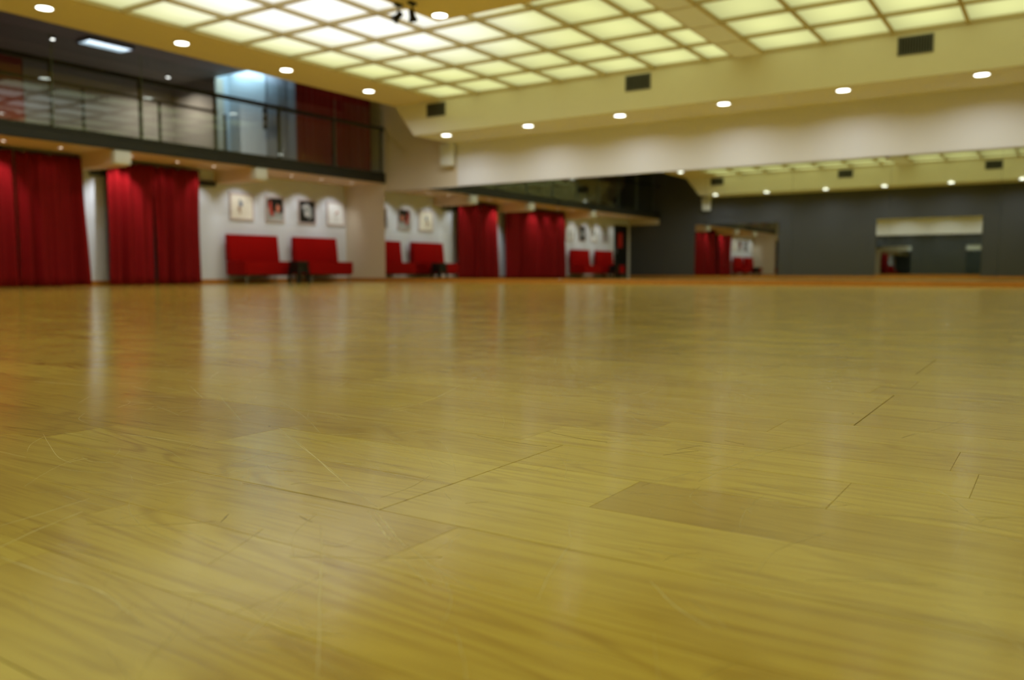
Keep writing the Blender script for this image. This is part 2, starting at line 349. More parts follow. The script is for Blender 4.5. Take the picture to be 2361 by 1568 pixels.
# inner rail
ir = thing('handrail', 'second dark steel handrail behind the balustrade, set back across the gallery', 'railing', (0, 14.0, ZF1))
MB().box(0, 10.75, -.025, .025, ZRAIL-ZF1-.03, ZRAIL-ZF1+.02).build('top_rail', M['rail'], ir, bevel=.005)
for x in [8.05 + 1.44*k for k in range(-5, 3)]:
    MB().box(x-.02, x+.02, -.02, .02, .0, ZRAIL-ZF1-.02).build('post', M['rail'], ir)
# ------------------------------------------------------------------ dance-hall ceiling
Y2a, Y2b = 4.343, 3.923           # faintly glowing strip between the two luminous fields
ISx0, ISx1, ISy0, ISy1 = 4.50, 8.82, 0.95, 6.96
PW2 = 0.9133; NY2 = 6; GYR = Y2b - NY2*PW2
cm_ = MB()
cm_.box(XB, XM, GY0, Y1, ZC, ZC+.32)
cm_.box(GX1, GX0, Y2b, Y2a, ZC-.002, ZC+.32) 
cm_.box(XB, XM, YR, GYR, ZC, ZC+.32)
cm_.box(GX0-.0, XM, GYR, GY0, ZC+.02, ZC+.32); cm_.box(XB, GX1, GYR, GY0, ZC+.02, ZC+.32)
cm_.box(XB, XM, YR, Y1, ZC+.32, ZC+.38)
ceil = struct('ceiling', cm_, M['ceil'], 'cream plaster ceiling around the luminous fields')
MB().box(ISx0, ISx1, ISy0, ISy1, ZC-.012, ZC+.3).build('ceiling_island', M['ceil'], ceil)
struct('wall_bulkhead', MB().box(XB, XM, Y1-.12, Y1, ZC+.38, ZUP), M['dark'], 'dark upstand above the dance hall ceiling')
for xa, xb in ((XS, XM), (XB, XSB)):      # box soffits with a raked end
    MB().prism_x([(YR, ZS), (Y1B, ZS), (Y1, ZC+.02), (YR, ZC+.02)], xa, xb).build('soffit', M['soffit'], ceil)
cols = []
y = GY0
for k in range(6): cols.append((y-PY, y)); y -= PY
cols.append((Y2a, y))
y = Y2b
for k in range(NY2): cols.append((y-PW2, y)); y -= PW2
pm = {}
for i in range(14):
    x1 = GX0 - i*PX; x0 = max(x1 - PX, GX1); pw = x1-x0
    for (y0, y1) in cols:
        if x0 > ISx0-.02 and x1 < ISx1+.02 and y0 > ISy0-.02 and y1 < ISy1+.02: continue
        key = (round(y1-y0, 3), round(pw, 3))
        if key not in pm:
            hy = (y1-y0)/2
            o = MB().box(-pw/2, pw/2, -hy, hy, 0, .012).build('light_panel', M['panel'], ceil); pm[key] = o
            o.location = ((x0+x1)/2, (y0+y1)/2, ZC+.055)
        else:
            o = pm[key].copy(); COL.objects.link(o); o.location = ((x0+x1)/2, (y0+y1)/2, ZC+.055)
# grid bars with their flanges
def bar_y(x, ya, yb): return MB().box(x-.026, x+.026, ya, yb, ZC+.0, ZC+.012).box(x-.008, x+.008, ya, yb, ZC+.012, ZC+.055)
def bar_x(y, xa, xb): return MB().box(xa, xb, y-.026, y+.026, ZC+.001, ZC+.013).box(xa, xb, y-.008, y+.008, ZC+.013, ZC+.055)
for i in range(0, 15):
    x = max(GX0 - i*PX, GX1)
    for ya, yb in ((Y2a, GY0), (GYR, Y2b)):
        bar_y(x, ya, yb).build('grid_bar', M['bar'], ceil)
ys = sorted(set([round(c[0],4) for c in cols] + [round(c[1],4) for c in cols]))
for y in ys: bar_x(y, GX1, GX0).build('grid_bar', M['bar'], ceil)
M['dimpanel'] = emit('faint_glow_opal_panel', (.9, .88, .38), .13, (.6, .55, .35))  # faint emission stands in for light leaking from neighbouring lit panels
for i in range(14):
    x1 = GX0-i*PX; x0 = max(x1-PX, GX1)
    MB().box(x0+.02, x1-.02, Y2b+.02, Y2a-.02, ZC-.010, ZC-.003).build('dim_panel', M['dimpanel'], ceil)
for i in range(1, 14):
    x = GX0-i*PX
    if not (ISx0 < x < ISx1): MB().box(x-.02, x+.02, Y2b, Y2a, ZC-.012, ZC-.001).build('seam_strip', M['bar'], ceil)
# ------------------------------------------------------------------ skirting
struct('baseboard_front', MB().prism_y([(XM-.028, 0), (XM, 0), (XM, ZMB-.004), (XM-.02, ZMB-.004), (XM-.028, ZMB-.02)], YR, YL), M['orange'], 'orange varnished wood skirting under the mirror')
struct('baseboard_left', MB().box(XB, XM, YL-.018, YL, 0, .085), M['orange'], 'orange wood skirting along the lounge wall')
struct('baseboard_back', MB().box(XB, XB+.02, YR, YL, 0, .085), M['orange'], 'orange wood skirting along the dark wall')
# ------------------------------------------------------------------ mirrors
def mirror_thing(name, label, x, y0, y1, z0, z1, n, face, group=None):
    t = thing(name, label, 'mirror', (x, y0, z0), group)
    wd = (y1-y0)/n
    MB().box(0 if face < 0 else -.014, .014 if face < 0 else 0, 0, y1-y0, 0, z1-z0).build('backing', M['mirror_edge'], t)
    for k in range(n):
        g = MB().box(-.006 if face < 0 else 0, -.0005 if face < 0 else .006, k*wd+.0015, (k+1)*wd-.0015, .001, z1-z0-.001).build('mirror_pane', M['mirror'], t)
        if face < 0: g.rotation_euler = (0, math.radians(.075), 0); g.location = (-.004, 0, 0)   # glued on leaning back a hair
    return t
wpane = (YB-.79)/8
mirror_thing('wall_mirror', 'long wall mirror in tall panes above the orange skirting, running out of frame', XM-.014, YB-10*wpane, YB, ZMB, ZM, 10, -1)
mirror_thing('wall_mirror', 'mirror on the dark back wall reflecting the red curtains, seen in the long mirror', XB+.014, 8.25, 11.25, .09, 1.92, 2, 1)
mirror_thing('wall_mirror', 'mirror on the dark back wall reflecting a pale lit band, right in the long mirror', XB+.014, 2.1, 5.1, .09, 1.92, 2, 1)
# ------------------------------------------------------------------ lamps
def lamp(o, typ, power, col, size=0.16, spread=140, loc=(0,0,-.012), rot=(0,0,0)):
    L = bpy.data.lights.new(o.name+'_light', typ)
    L.energy = power; L.color = col
    if typ == 'AREA': L.shape = 'DISK'; L.size = size; L.spread = math.radians(spread)
    if typ == 'SPOT': L.spot_size = math.radians(spread); L.spot_blend = .7; L.shadow_soft_size = size
    lo = bpy.data.objects.new('light_source', L); COL.objects.link(lo); lo.parent = o; lo.location = loc; lo.rotation_euler = rot
    lo.visible_camera = False; lo.visible_glossy = False
    return lo
dl = None
def downlight(x, y, z, label, power, group):
    global dl
    t = thing('downlight', label, 'lamp', (x, y, z), group)
    r = .092
    if dl is None:
        a = MB().lathe((0,0,0), [(r, .0), (r+.022, .0), (r+.022, -.006), (r, -.010)], 28, True).build('trim_ring', M['trimring'], t, smooth=True)
        b2 = MB().lathe((0,0,0), [(0.0, -.003), (r*.55, -.006), (r, -.002)], 28).build('lens', M['lens'], t, smooth=True)
        dl = (a, b2)
    else:
        for s_ in dl:
            c = s_.copy(); COL.objects.link(c); c.parent = t
    lamp(t, 'AREA', power, (.90, .96, 1.0), .17, 158, (0, 0, -.016))
    return t
gS = 'downlights along the soffit above the mirror'
names = ['the one above the white wall speaker', 'second from the white wall speaker', 'third from the white wall speaker', 'fourth from the white wall speaker', 'fifth from the white wall speaker', 'sixth from the white wall speaker']
for k, yy in enumerate([10.17, 8.28, 6.43, 4.61, 2.81, 1.03, -.8]):
    downlight(13.13, yy, ZS, ('round soffit downlight above the mirror, ' + (names+['seventh from the white wall speaker'])[k]), 9.5, gS)
for k, yy in enumerate([10.17, 8.4, 6.5, 4.75, 2.9, 1.08]):
    downlight(-.12, yy, ZS, 'round downlight above the dark wall, %s from the gallery end in the mirror' % ['first', 'second', 'third', 'fourth', 'fifth', 'sixth'][k], 12, 'downlights above the dark back wall')
for k in range(-2, 4):
    if k >= 0: lb = 'round downlight in the brown ceiling band, %s from the vent corner' % ['fourth', 'third', 'second', 'first'][k]
    else: lb = 'ceiling band downlight seen small in the mirror, %s' % ['nearer the mirrored dark wall', 'hidden by the mirror top'][k+2]
    downlight(5.70+1.932*k, 10.673, ZC, lb, 11, 'downlights in the ceiling band')
for x, y, s_ in ((8.61, 6.76, 'at the corner of the brown ceiling island among the luminous panels'), (6.68, 6.76, 'added as unseen fill on the long edge of the brown island'), (8.61, 4.83, 'added as unseen fill on the short edge of the brown island'), (6.68, 1.2, 'added as unseen fill on the far right edge of the brown island')):  # all but the corner light are added out of frame as fill
    downlight(x, y, ZC-.012, 'round downlight ' + s_, 9, 'downlights on the brown ceiling island')
# halogens under the gallery
hg = None
def halogen(x, y, label, pw=13):
    global hg
    t = thing('halogen_spot', label, 'lamp', (x, y, ZF0), 'halogen spots under the gallery')
    if hg is None:
        a = MB().lathe((0,0,0), [(.03, 0), (.042, 0), (.042, -.005), (.03, -.008)], 20, True).build('trim_ring', M['trimring'], t, smooth=True)
        b2 = MB().lathe((0,0,0), [(0, -.003), (.03, -.002)], 20).build('lens', M['halolens'], t)
        hg = (a, b2)
    else:
        for s_ in hg: c = s_.copy(); COL.objects.link(c); c.parent = t
    lamp(t, 'SPOT', pw*1.2, (.93, .97, 1), .03, 80, (0, 0, -.03), (math.radians(33), 0, 0))
HX = [(11.07, 'above the first picture, behind the second beam', 15), (11.9, 'above the second picture', 12), (12.72, 'above the third picture', 14), (13.63, 'above the fourth picture', 16),
      (8.39, 'just right of the white box at the curtains', 42), (9.27, 'above the slit of the right curtain', 5), (10.04, 'at the right edge of the right curtain', 14),
      (7.2, 'above the right part of the left curtain', 2), (6.35, 'above the middle of the left curtain', 30), (5.5, 'above the left part of the left curtain', 14), (4.6, 'above the left end of the left curtain', 18),
      (3.4, 'first over the far pictures in the mirror', 14), (2.5, 'second over the far pictures in the mirror', 14), (1.6, 'third over the far pictures in the mirror', 14), (.5, 'near the dark door in the mirror', 8)]
for x, s_, pw in HX: halogen(x, 13.2, 'small halogen spot in the lounge ceiling, ' + s_, pw)
# upper lobby lamps
for x, y, s_ in ((9.8, 18.1, 'near the red wall field'), (13.3, 19.2, 'near the lit alcove'), (12.3, 14.6, 'added out of sight to light the dark red drape')):  # the spot by the drape is an added, unseen light for it
    t = thing('ceiling_spot', 'small bright upper lobby spot ' + s_, 'lamp', (x, y, ZUP), 'upper lobby spots')
    MB().lathe((0,0,0), [(.05, 0), (.06, 0), (.06, -.06), (.05, -.06)], 18, True).build('housing', M['alu'], t, smooth=True)
    MB().lathe((0,0,0), [(0, -.066), (.05, -.055)], 18).build('lens', M['lobbylens'], t)
    lamp(t, 'AREA', 9 if y < 15 else 45, (1, .90, .80), .1, 150, (0, 0, -.075))
t = thing('louvre_light', 'fluorescent louvre light on the dark ceiling above the gallery', 'lamp', (10.7, 17.62, ZUP-.06))
MB().box(-.52, .52, -.24, -.22, -.02, .06).box(-.52, .52, .22, .24, -.02, .06).box(-.52, -.5, -.24, .24, -.02, .06).box(.5, .52, -.24, .24, -.02, .06).build('housing', M['alu'], t)
MB().box(-.5, .5, -.22, .22, .03, .05).build('diffuser', M['fluo'], t)
for k in range(13): MB().box(-.46+k*.0767-.004, -.46+k*.0767+.004, -.22, .22, -.015, .03).build('louvre_slat', M['alu'], t)
t = thing('tube_light', 'cold white tube light at the top of the gallery alcove', 'lamp', (XM+.16, 17.3, ZUP+.30))
MB().box(-.06, .06, -.95, .95, .02, .09).build('housing', M['alu'], t)
MB().tube((0, -.92, 0), (0, .92, 0), .018, 12).build('tube', M['tube'], t)
L = bpy.data.lights.new('tube', 'AREA'); L.shape = 'RECTANGLE'; L.size = .08; L.size_y = 1.8; L.energy = 19; L.color = (.55, .82, 1)
lo = bpy.data.objects.new('light_source', L); COL.objects.link(lo); lo.parent = t; lo.location = (0, 0, -.03); lo.visible_camera = False; lo.visible_glossy = False
# stage spots hanging from the island and the strip
def stage_spot(x, y, z, aim, label, tipred=False):
    t = thing('stage_spot', label, 'lamp', (x, y, z), 'black stage spots hanging from the ceiling')
    MB().box(-.06, .06, -.03, .03, -.03, 0).build('mount', M['black'], t, bevel=.004)
    MB().tube((0, 0, -.03), (0, 0, -.13), .012, 8).build('arm', M['black'], t)
    d = Vector(aim).normalized(); c = Vector((0, 0, -.15))
    h = MB().tube(c-d*.06, c+d*.04, .032, 16, .042).tube(c+d*.04, c+d*.075, .052, 16, .056).build('head', M['black'], t, smooth=True)
    MB().tube(c+d*.074, c+d*.078, .045, 16).build('lens', M['redglow'] if tipred else M['alu'], t)
stage_spot(7.97, 6.90, ZC-.012, (-.5, .5, -.7), 'black stage spot at the edge of the brown ceiling island, left of the pair')
stage_spot(8.02, 6.72, ZC-.012, (.5, .15, -.9), 'black stage spot at the edge of the brown ceiling island, right of the pair')
stage_spot(3.4, 4.12, ZC-.002, (.2, -.2, -.9), 'black stage spot with a red lens on the dim ceiling strip, seen in the mirror', True)
# ------------------------------------------------------------------ vents on the sloping soffit face
def vent(yc, front, label):
    x = XS if front else XSB
    t = thing('air_vent', label, 'vent', (0, 0, 0), 'air vents on the soffits')
    nx = -1 if front else 1
    t.matrix_world = Matrix(((0, 0, nx, x), (1, 0, 0, yc), (0, 1, 0, 3.325), (0, 0, 0, 1)))
    W, H = .205, .105
    MB().box(-W, W, -H, H, .001, .004).build('backing', M['ventback'], t)
    MB().box(-W-.02, W+.02, -H-.02, -H, .0, .014).box(-W-.02, W+.02, H, H+.02, .0, .014).box(-W-.02, -W, -H, H, .0, .014).box(W, W+.02, -H, H, 0, .014).build('vent_frame', M['vent'], t)
    for k in range(12):
        x = -W + (k+.5)*2*W/12
        MB().box(x-.005, x+.005, -H, H, .004, .013).build('slat', M['vent'], t)
for yc, s_ in ((10.18, 'at the corner near the brown ceiling band'), (5.96, 'in the middle of the mirror-wall soffit'), (1.82, 'at the right of the mirror-wall soffit')):
    vent(yc, True, 'dark slatted air vent ' + s_)
for yc, s_ in ((10.1, 'leftmost in the mirror'), (5.9, 'middle one in the mirror'), (1.8, 'rightmost in the mirror')):
    vent(yc, False, 'dark slatted air vent above the dark wall, ' + s_)
# ------------------------------------------------------------------ speakers
sp0 = None
for x, s_ in ((7.905, 'between the two red curtains'), (10.683, 'left of the pictures'), (4.14, 'beyond the left curtain, seen in the mirror')):
    t = thing('box_speaker', 'white box speaker hung under the gallery edge ' + s_, 'speaker', (x, YB+.02, 1.962), 'white speakers under the gallery')
    MB().box(-.14, .14, -.02, .12, 0, .215).build('cabinet', M['speaker'], t, bevel=.008)
    MB().box(-.125, .125, -.028, -.02, .014, .2).build('grille', M['grillecloth'], t, bevel=.003)
for xw, x1_, s_ in ((XM, -1, 'on the beige wall beside the end of the soffit'), (XB, 1, 'on the dark wall, seen in the mirror')):
    t = thing('wall_speaker', 'tapered white speaker ' + s_, 'speaker', (xw, 10.80, 2.42), 'tapered wall speakers')
    pr = [(-.17, .46), (.17, .46), (.14, .0), (-.14, .0)]
    d = .2*x1_
    vs = []
    for xx, k in ((d*.25, .9), (d, 1)):
        vs += [(xx, yv*k, zv) for yv, zv in pr]
    MB().add(vs, [(0,1,2,3), (7,6,5,4), (0,4,5,1), (1,5,6,2), (2,6,7,3), (3,7,4,0)]).build('cabinet', M['speaker'], t, bevel=.01)
    MB().box(min(d, d*1.05), max(d, d*1.05), -.12, .12, .04, .42).build('grille', M['grillecloth'], t)
    MB().box(min(0, d*.3), max(0, d*.3), -.03, .03, .18, .28).build('bracket', M['alu'], t)
# ------------------------------------------------------------------ sofas
def make_sofa(label):
    t = thing('sofa', label, 'sofa', (0,0,0), 'armless red sofas along the lounge wall')
    L_ = 1.25
    MB().prism_x([(-.60, .17), (-.02, .17), (-.02, .44), (-.60, .44)], 0, L_).build('seat', M['sofa'], t, bevel=.018, segs=3)
    MB().prism_x([(-.16, .445), (0, .445), (.0, .97), (-.105, .97)], 0.004, L_-.004).build('backrest', M['sofa'], t, bevel=.018, segs=3)
    for x in (.07, L_-.07):
        for y in (-.54, -.08):
            MB().tube((x, y, 0), (x, y, .175), .013, 10).build('leg', M['alu'], t)
            
    MB().box(.05, L_-.05, -.56, -.06, .15, .172).build('base_frame', M['black'], t)
    return t
sofa = make_sofa('low red armless sofa under the cream picture, nearest the right curtain')
sofa.location = (10.68, 13.79, 0)
for x, s_ in ((12.37, 'red armless sofa under the black and white pictures, beside the beige wall'), (2.50, 'red sofa nearest the mirrored left curtain, seen in the mirror'), (.72, 'red sofa in front of the dark door, seen in the mirror')):
    copy_tree(sofa, (x, 13.79, 0), s_)
def make_table(label):
    t = thing('side_table', label, 'table', (0,0,0), 'black side tables between sofas')
    MB().box(-.135, .135, -.135, .135, .37, .44).build('table_top', M['black'], t, bevel=.006)
    MB().box(-.11, .11, -.115, -.10, .2, .37).box(-.11, .11, .10, .115, .2, .37).box(-.125, -.11, -.115, .115, .2, .37).box(.11, .125, -.115, .115, .2, .37).build('apron', M['black'], t)
    for sx in (-1, 1):
        for sy in (-1, 1):
            x, y = sx*.105, sy*.105; x2, y2 = sx*.14, sy*.14; h_ = .024
            MB().add([(x2-h_,y2-h_,0),(x2+h_,y2-h_,0),(x2+h_,y2+h_,0),(x2-h_,y2+h_,0),(x-h_,y-h_,.365),(x+h_,y-h_,.365),(x+h_,y+h_,.365),(x-h_,y+h_,.365)],
                     [(0,3,2,1),(4,5,6,7),(0,1,5,4),(1,2,6,5),(2,3,7,6),(3,0,4,7)]).build('leg', M['black'], t)
    return t
tb = make_table('black wooden side table standing between the two sofas below the pictures'); tb.location = (11.80, 12.94, 0)
copy_tree(tb, (2.1, 12.94, 0), 'black side table between the far sofas, seen in the mirror')
# ------------------------------------------------------------------ pictures
def flat(name, m, par, pts, y, lab=None):
    o = MB().add([(x, y, z) for x, z in pts] + [(x, y+.0015, z) for x, z in pts],
        [tuple(range(len(pts)))] + [tuple(range(2*len(pts)-1, len(pts)-1, -1))] + [(i, (i+1) % len(pts), (i+1) % len(pts)+len(pts), i+len(pts)) for i in range(len(pts))]).build(name, m, par)
    return o
def blob(cx, cz, rx, rz, k=14, j=.25, rot=0):
    pts = []
    for i in range(k):
        t = 2*math.pi*i/k; q = 1+random.uniform(-j, j); x, z = rx*q*math.cos(t), rz*q*math.sin(t)
        pts.append((cx+x*math.cos(rot)-z*math.sin(rot), cz+x*math.sin(rot)+z*math.cos(rot)))
    return pts
def paper(name, c, var=.05): return mat(name, c, .35, var=var, scale=3)
INK = {'cream': paper('cream_print', (.93, .88, .76)), 'white': paper('white_print', (.94, .95, .95)), 'black': paper('black_print', (.012, .012, .012)),
       'blue': paper('blue_ink', (.16, .20, .30)), 'brown': paper('brown_ink', (.38, .22, .12)), 'red': paper('red_ink', (.50, .07, .05)), 'grey': paper('grey_ink', (.36, .38, .37)),
       'light': paper('pale_grey_ink', (.55, .55, .54)), 'orange': paper('coral_ink', (.62, .22, .14)), 'pink': paper('pink_ink', (.5, .25, .3))}
def picture(x0, x1, z0, z1, bg, marks, label, mar=.035):
    t = thing('framed_picture', label, 'picture', (x0, YL-.03, z0), 'framed pictures on the lounge wall')
    W, H = x1-x0, z1-z0
    MB().box(0, W, 0, .028, 0, mar).box(0, W, 0, .028, H-mar, H).box(0, mar, 0, .028, mar, H-mar).box(W-mar, W, 0, .028, mar, H-mar).build('picture_frame', M['frame'], t)
    p = MB().box(mar, W-mar, .008, .026, mar, H-mar).build('print', INK[bg], t)
    for i, (kind, cx, cz, rx, rz, rot) in enumerate(marks):
        iw, ih = W-2*mar, H-2*mar
        pts = blob(mar+cx*iw, mar+cz*ih, rx*iw, rz*ih, rot=rot)
        pts = [(min(max(a, mar), W-mar), min(max(c, mar), H-mar)) for a, c in pts]
        flat('printed_figure', INK[kind], p, pts, .0062-.0004*i)
    return t
zp0, zp1 = 1.265, 1.80
picture(10.88, 11.47, zp0, zp1, 'cream', [('grey', .42, .72, .07, .12, .2), ('blue', .46, .60, .09, .11, -.3), ('brown', .37, .42, .06, .13, -.2), ('brown', .42, .28, .03, .12, 0)], 'framed cream picture with one slim bluish dancer, above the left sofa')
picture(11.78, 12.28, zp0, zp1, 'grey', [('black', .5, .75, .56, .32, 0), ('black', .85, .5, .2, .2, 0), ('red', .22, .55, .10, .34, .1), ('red', .30, .32, .10, .14, 0), ('orange', .68, .52, .12, .20, -.1), ('light', .5, .10, .45, .06, 0)], 'framed colour picture of red figures against a black top, above the sofa gap')
picture(12.66, 13.18, zp0, zp1, 'black', [('grey', .42, .62, .22, .2, .3), ('light', .3, .72, .12, .08, .4), ('light', .55, .75, .14, .07, -.4), ('grey', .66, .5, .16, .22, .1), ('light', .48, .38, .14, .13, .2), ('white', .46, .36, .06, .06, 0), ('black', .36, .62, .05, .04, 0), ('grey', .7, .25, .18, .05, .5)], 'framed black picture with a pale grey cluster of dancers')
picture(13.51, 14.06, zp0, zp1, 'white', [('brown', .52, .52, .10, .05, .7), ('red', .60, .58, .10, .03, .4), ('grey', .5, .3, .02, .2, 0)], 'framed white picture with a tiny reddish dancer, nearest the beige wall')
picture(3.35, 3.85, zp0, zp1, 'white', [('black', .5, .4, .12, .35, 0)], 'framed white picture with a narrow black shape, beside the curtain in the mirror')
picture(2.46, 2.96, zp0, zp1, 'black', [('grey', .4, .5, .2, .3, .2), ('light', .6, .4, .1, .2, 0)], 'framed dark picture over the far sofa in the mirror')
picture(1.58, 2.08, zp0, zp1, 'white', [('black', .62, .6, .14, .3, .5), ('grey', .35, .35, .1, .1, 0)], 'framed white picture with a slanting black shape in the mirror')
picture(.70, 1.20, zp0, zp1, 'grey', [('pink', .5, .3, .22, .14, 0), ('light', .5, .75, .3, .12, 0)], 'framed grey picture with a pink patch, next to the dark door in the mirror')
# ------------------------------------------------------------------ curtains
def curtain_sheet(x0, x1, z0, z1, y, flareL, flareR, seed, name, par, pitch=.22, amp=.055, deep=()):
    rnd = random.Random(seed)
    nu, nv = int((x1-x0)/.012), 14
    ph, dph = 0, []
    for i in range(nu+1):
        dph.append(ph); ph += 2*math.pi*.012/(pitch*rnd.uniform(.55, 1.6))
    a1 = [0]*(nu+1); cur = 1
    for i in range(nu+1):
        if i % 9 == 0: nxt = rnd.uniform(.35, 1.35)
        cur += (nxt-cur)*.15; a1[i] = cur
    vs, fs = [], []
    for j in range(nv+1):
        v = j/nv
        for i in range(nu+1):
            u = i/nu
            x = x0+(x1-x0)*u + (flareR*u**3 - flareL*(1-u)**3)*v
            yy = y + amp*a1[i]*math.sin(dph[i])*(.55+.6*v) + amp*.5*math.sin(dph[i]*.37+seed)*v + .01*math.sin(6*v+dph[i]*.2)
            for dc, dw, dd in deep: yy += dd*math.exp(-((x-dc)/dw)**2)*(.3+.7*v)
            x += .008*math.sin(4*v+dph[i]*.3)
            vs.append((x, yy, z1+(z0-z1)*v))
    for j in range(nv):
        for i in range(nu):
            a = j*(nu+1)+i; fs.append((a, a+1, a+nu+2, a+nu+1))
    o = MB().add(vs, fs).build(name, M['curtain'], par, smooth=True)
    md = o.modifiers.new('thickness', 'SOLIDIFY'); md.thickness = .004
    return o
def curtain(label, parts, rod, cat='curtain'):
    t = thing('curtain', label, cat, (0, 13.64, 0), 'red floor-length curtains')
    MB().tube((rod[0], 0, 2.125), (rod[1], 0, 2.125), .014, 10).build('curtain_rod', M['rail'], t)
    for i in range(int((rod[1]-rod[0])/.42)+1):
        x = rod[0]+.12+i*.42
        if x < rod[1]-.05: MB().tube((x-.01, 0, 2.125), (x+.01, 0, 2.125), .024, 12).tube((x, 0, 2.14), (x, 0, ZF0), .005, 6).build('rod_hook', M['alu'], t)
    for p in parts:
        curtain_sheet(p[0], p[1], .012, 2.112, 0, p[2], p[3], p[4], 'curtain_panel', t, deep=p[5])
curtain('long red curtain at the left edge of the frame beside the first beam', [(4.25, 6.70, .02, .03, 3, ()), (6.72, 7.78, .02, .06, 5, ((6.95, .05, .04),))], (4.2, 7.72))
curtain('red curtain with a narrow slit down its middle, in the second bay', [(8.22, 9.06, .05, -.015, 11, ((8.5, .05, .05),)), (9.075, 10.03, -.02, .02, 17, ())], (8.2, 10.08))
# opening behind the right curtain, and the long track above it
dr = struct('door_1', MB().box(8.3, 9.7, YL-.012, YL, 0, 1.88), M['bluegrey'], 'blue-grey door leaf behind the slit of the curtain')
MB().box(9.55, 9.6, YL-.05, YL-.012, .95, 1.05).build('door_handle', M['alu'], dr)
t = tag(MB().box(8.03, 10.52, YL-.10, YL-.02, 1.875, 1.975).build('door_track', M['fascia'], bevel=.01), 'long black track box on the lounge wall, passing behind the right curtain', 'track')
dd_ = struct('door_2', MB().box(-.86, .22, YL-.03, YL, 0, 1.95), M['black'], 'dark door at the end of the lounge, seen in the mirror')
MB().box(.1, .14, YL-.07, YL-.03, .9, 1.1).build('door_handle', M['alu'], dd_)
tag(MB().box(-.40, -.06, YL-.045, YL-.031, 1.12, 1.66).build('door_sign', M['redglow'], bevel=.003), 'upright red sign on the dark door, seen in the mirror', 'sign')
struct('trim_2', MB().box(-.98, -.88, YL-.07, YL, 0, ZF0-.2), M['white'], 'white post beside the dark door')
# dark red drape closing the gallery end
t = thing('gallery_drape', 'dark red drape at the end of the gallery behind the glass', 'curtain', (13.95, 0, 0))
vs, fs = [], []; nu, nv = 150, 6
for j in range(nv+1):
    for i in range(nu+1):
        y = 12.92+(15.3-12.92)*i/nu; vs.append((.02*math.sin(i*.55+.8*math.sin(i*.13))+.01*math.sin(i*.21), y, ZF1+.01+(4.95-ZF1)*j/nv))
for j in range(nv):
    for i in range(nu): a = j*(nu+1)+i; fs.append((a, a+1, a+nu+2, a+nu+1))
MB().add(vs, fs).build('drape_panel', M['darkred'], t, smooth=True)
MB().tube((0, 12.85, 4.97), (0, 15.35, 4.97), .02, 10).build('drape_rod', M['rail'], t)
# ------------------------------------------------------------------ floor
fl = struct('floor', MB().box(XB, XM, YR, YL, -.06, -.013), M['subfloor'], 'strip oak parquet dance floor, varnished and scratched')
W_ = 0.13363; X00 = 0.663
forced = {0: [.61], 1: [-.45, .423, .61, 1.065], 2: [.204, .61], 3: [.683], 4: [.11, .546], 5: [.386], 6: [.28], 7: [.28], 8: [.28], 12: [.293], -1: [.50], -2: [.86], 13: [.293], 14: [.293]}
board_end = {0: [.61], 2: [.28], 4: [.293]}
cmin = int(math.floor((XB-X00)/W_)); cmax = int(math.ceil((XM-X00)/W_))
pieces = []
rb = random.Random(21)
bj = {}
for c in range(cmin, cmax):
    B = c//3
    if B not in bj:
        base = board_end.get(B, [rb.uniform(0, 2.2)])[0]
        bj[B] = [base + 2.205*k for k in range(-3, 8)]
    js = set(bj[B])
    f = sorted(forced.get(c, []))
    for q in f: js.add(q)
    # fill with strip joints
    L_ = sorted(js)
    full = [YR]
    for a, b_ in zip([YR]+L_, L_+[YL]):
        if b_ <= YR or a >= YL: continue
        a = max(a, YR); b_ = min(b_, YL)
        nseg = max(1, round((b_-a)/rb.uniform(.5, .72)))
        if any(abs(b_-q) < 1e-6 for q in f) and any(abs(a-q) < 1e-6 for q in f): nseg = 1
        wts = [rb.uniform(.75, 1.25) for _ in range(nseg)]; sm = sum(wts); acc = a
        for wv in wts:
            acc += (b_-a)*wv/sm; full.append(acc)
    x0, x1 = X00+c*W_, X00+(c+1)*W_
    x0c, x1c = max(x0, XB), min(x1, XM)
    if x1c-x0c < .01: continue
    for a, b_ in zip(full[:-1], full[1:]):
        if b_-a < .02: continue
        ga = .0006 if any(abs(a-q) < 1e-4 for q in bj[B]) else .00008
        gb = .0006 if any(abs(b_-q) < 1e-4 for q in bj[B]) else .00008
        gx0 = .00035 if c % 3 == 0 else .00005; gx1 = .00035 if c % 3 == 2 else .00005
        tone = min(1, max(0, rb.gauss(.60, .13)))
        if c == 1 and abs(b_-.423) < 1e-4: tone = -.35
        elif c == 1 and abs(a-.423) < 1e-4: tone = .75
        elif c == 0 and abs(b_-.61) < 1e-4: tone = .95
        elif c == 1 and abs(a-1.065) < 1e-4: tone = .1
        if -3 < c < 2 and a > .8 and a < 1.9: tone *= .25  # curtain reflection on the near-left floor painted in as darker planks
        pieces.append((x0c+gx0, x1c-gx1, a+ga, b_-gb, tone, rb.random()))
def plank_geo(p):
    x0, x1, y0, y1 = p[:4]; e = .0004; zt = 0.0; z1 = -.0004; z0 = -.013
    vs = [(x0,y0,z0),(x1,y0,z0),(x1,y1,z0),(x0,y1,z0),(x0,y0,z1),(x1,y0,z1),(x1,y1,z1),(x0,y1,z1),(x0+e,y0+e,zt),(x1-e,y0+e,zt),(x1-e,y1-e,zt),(x0+e,y1-e,zt)]
    fs = [(8,9,10,11),(0,1,5,4),(1,2,6,5),(2,3,7,6),(3,0,4,7),(4,5,9,8),(5,6,10,9),(6,7,11,10),(7,4,8,11)]
    return vs, fs
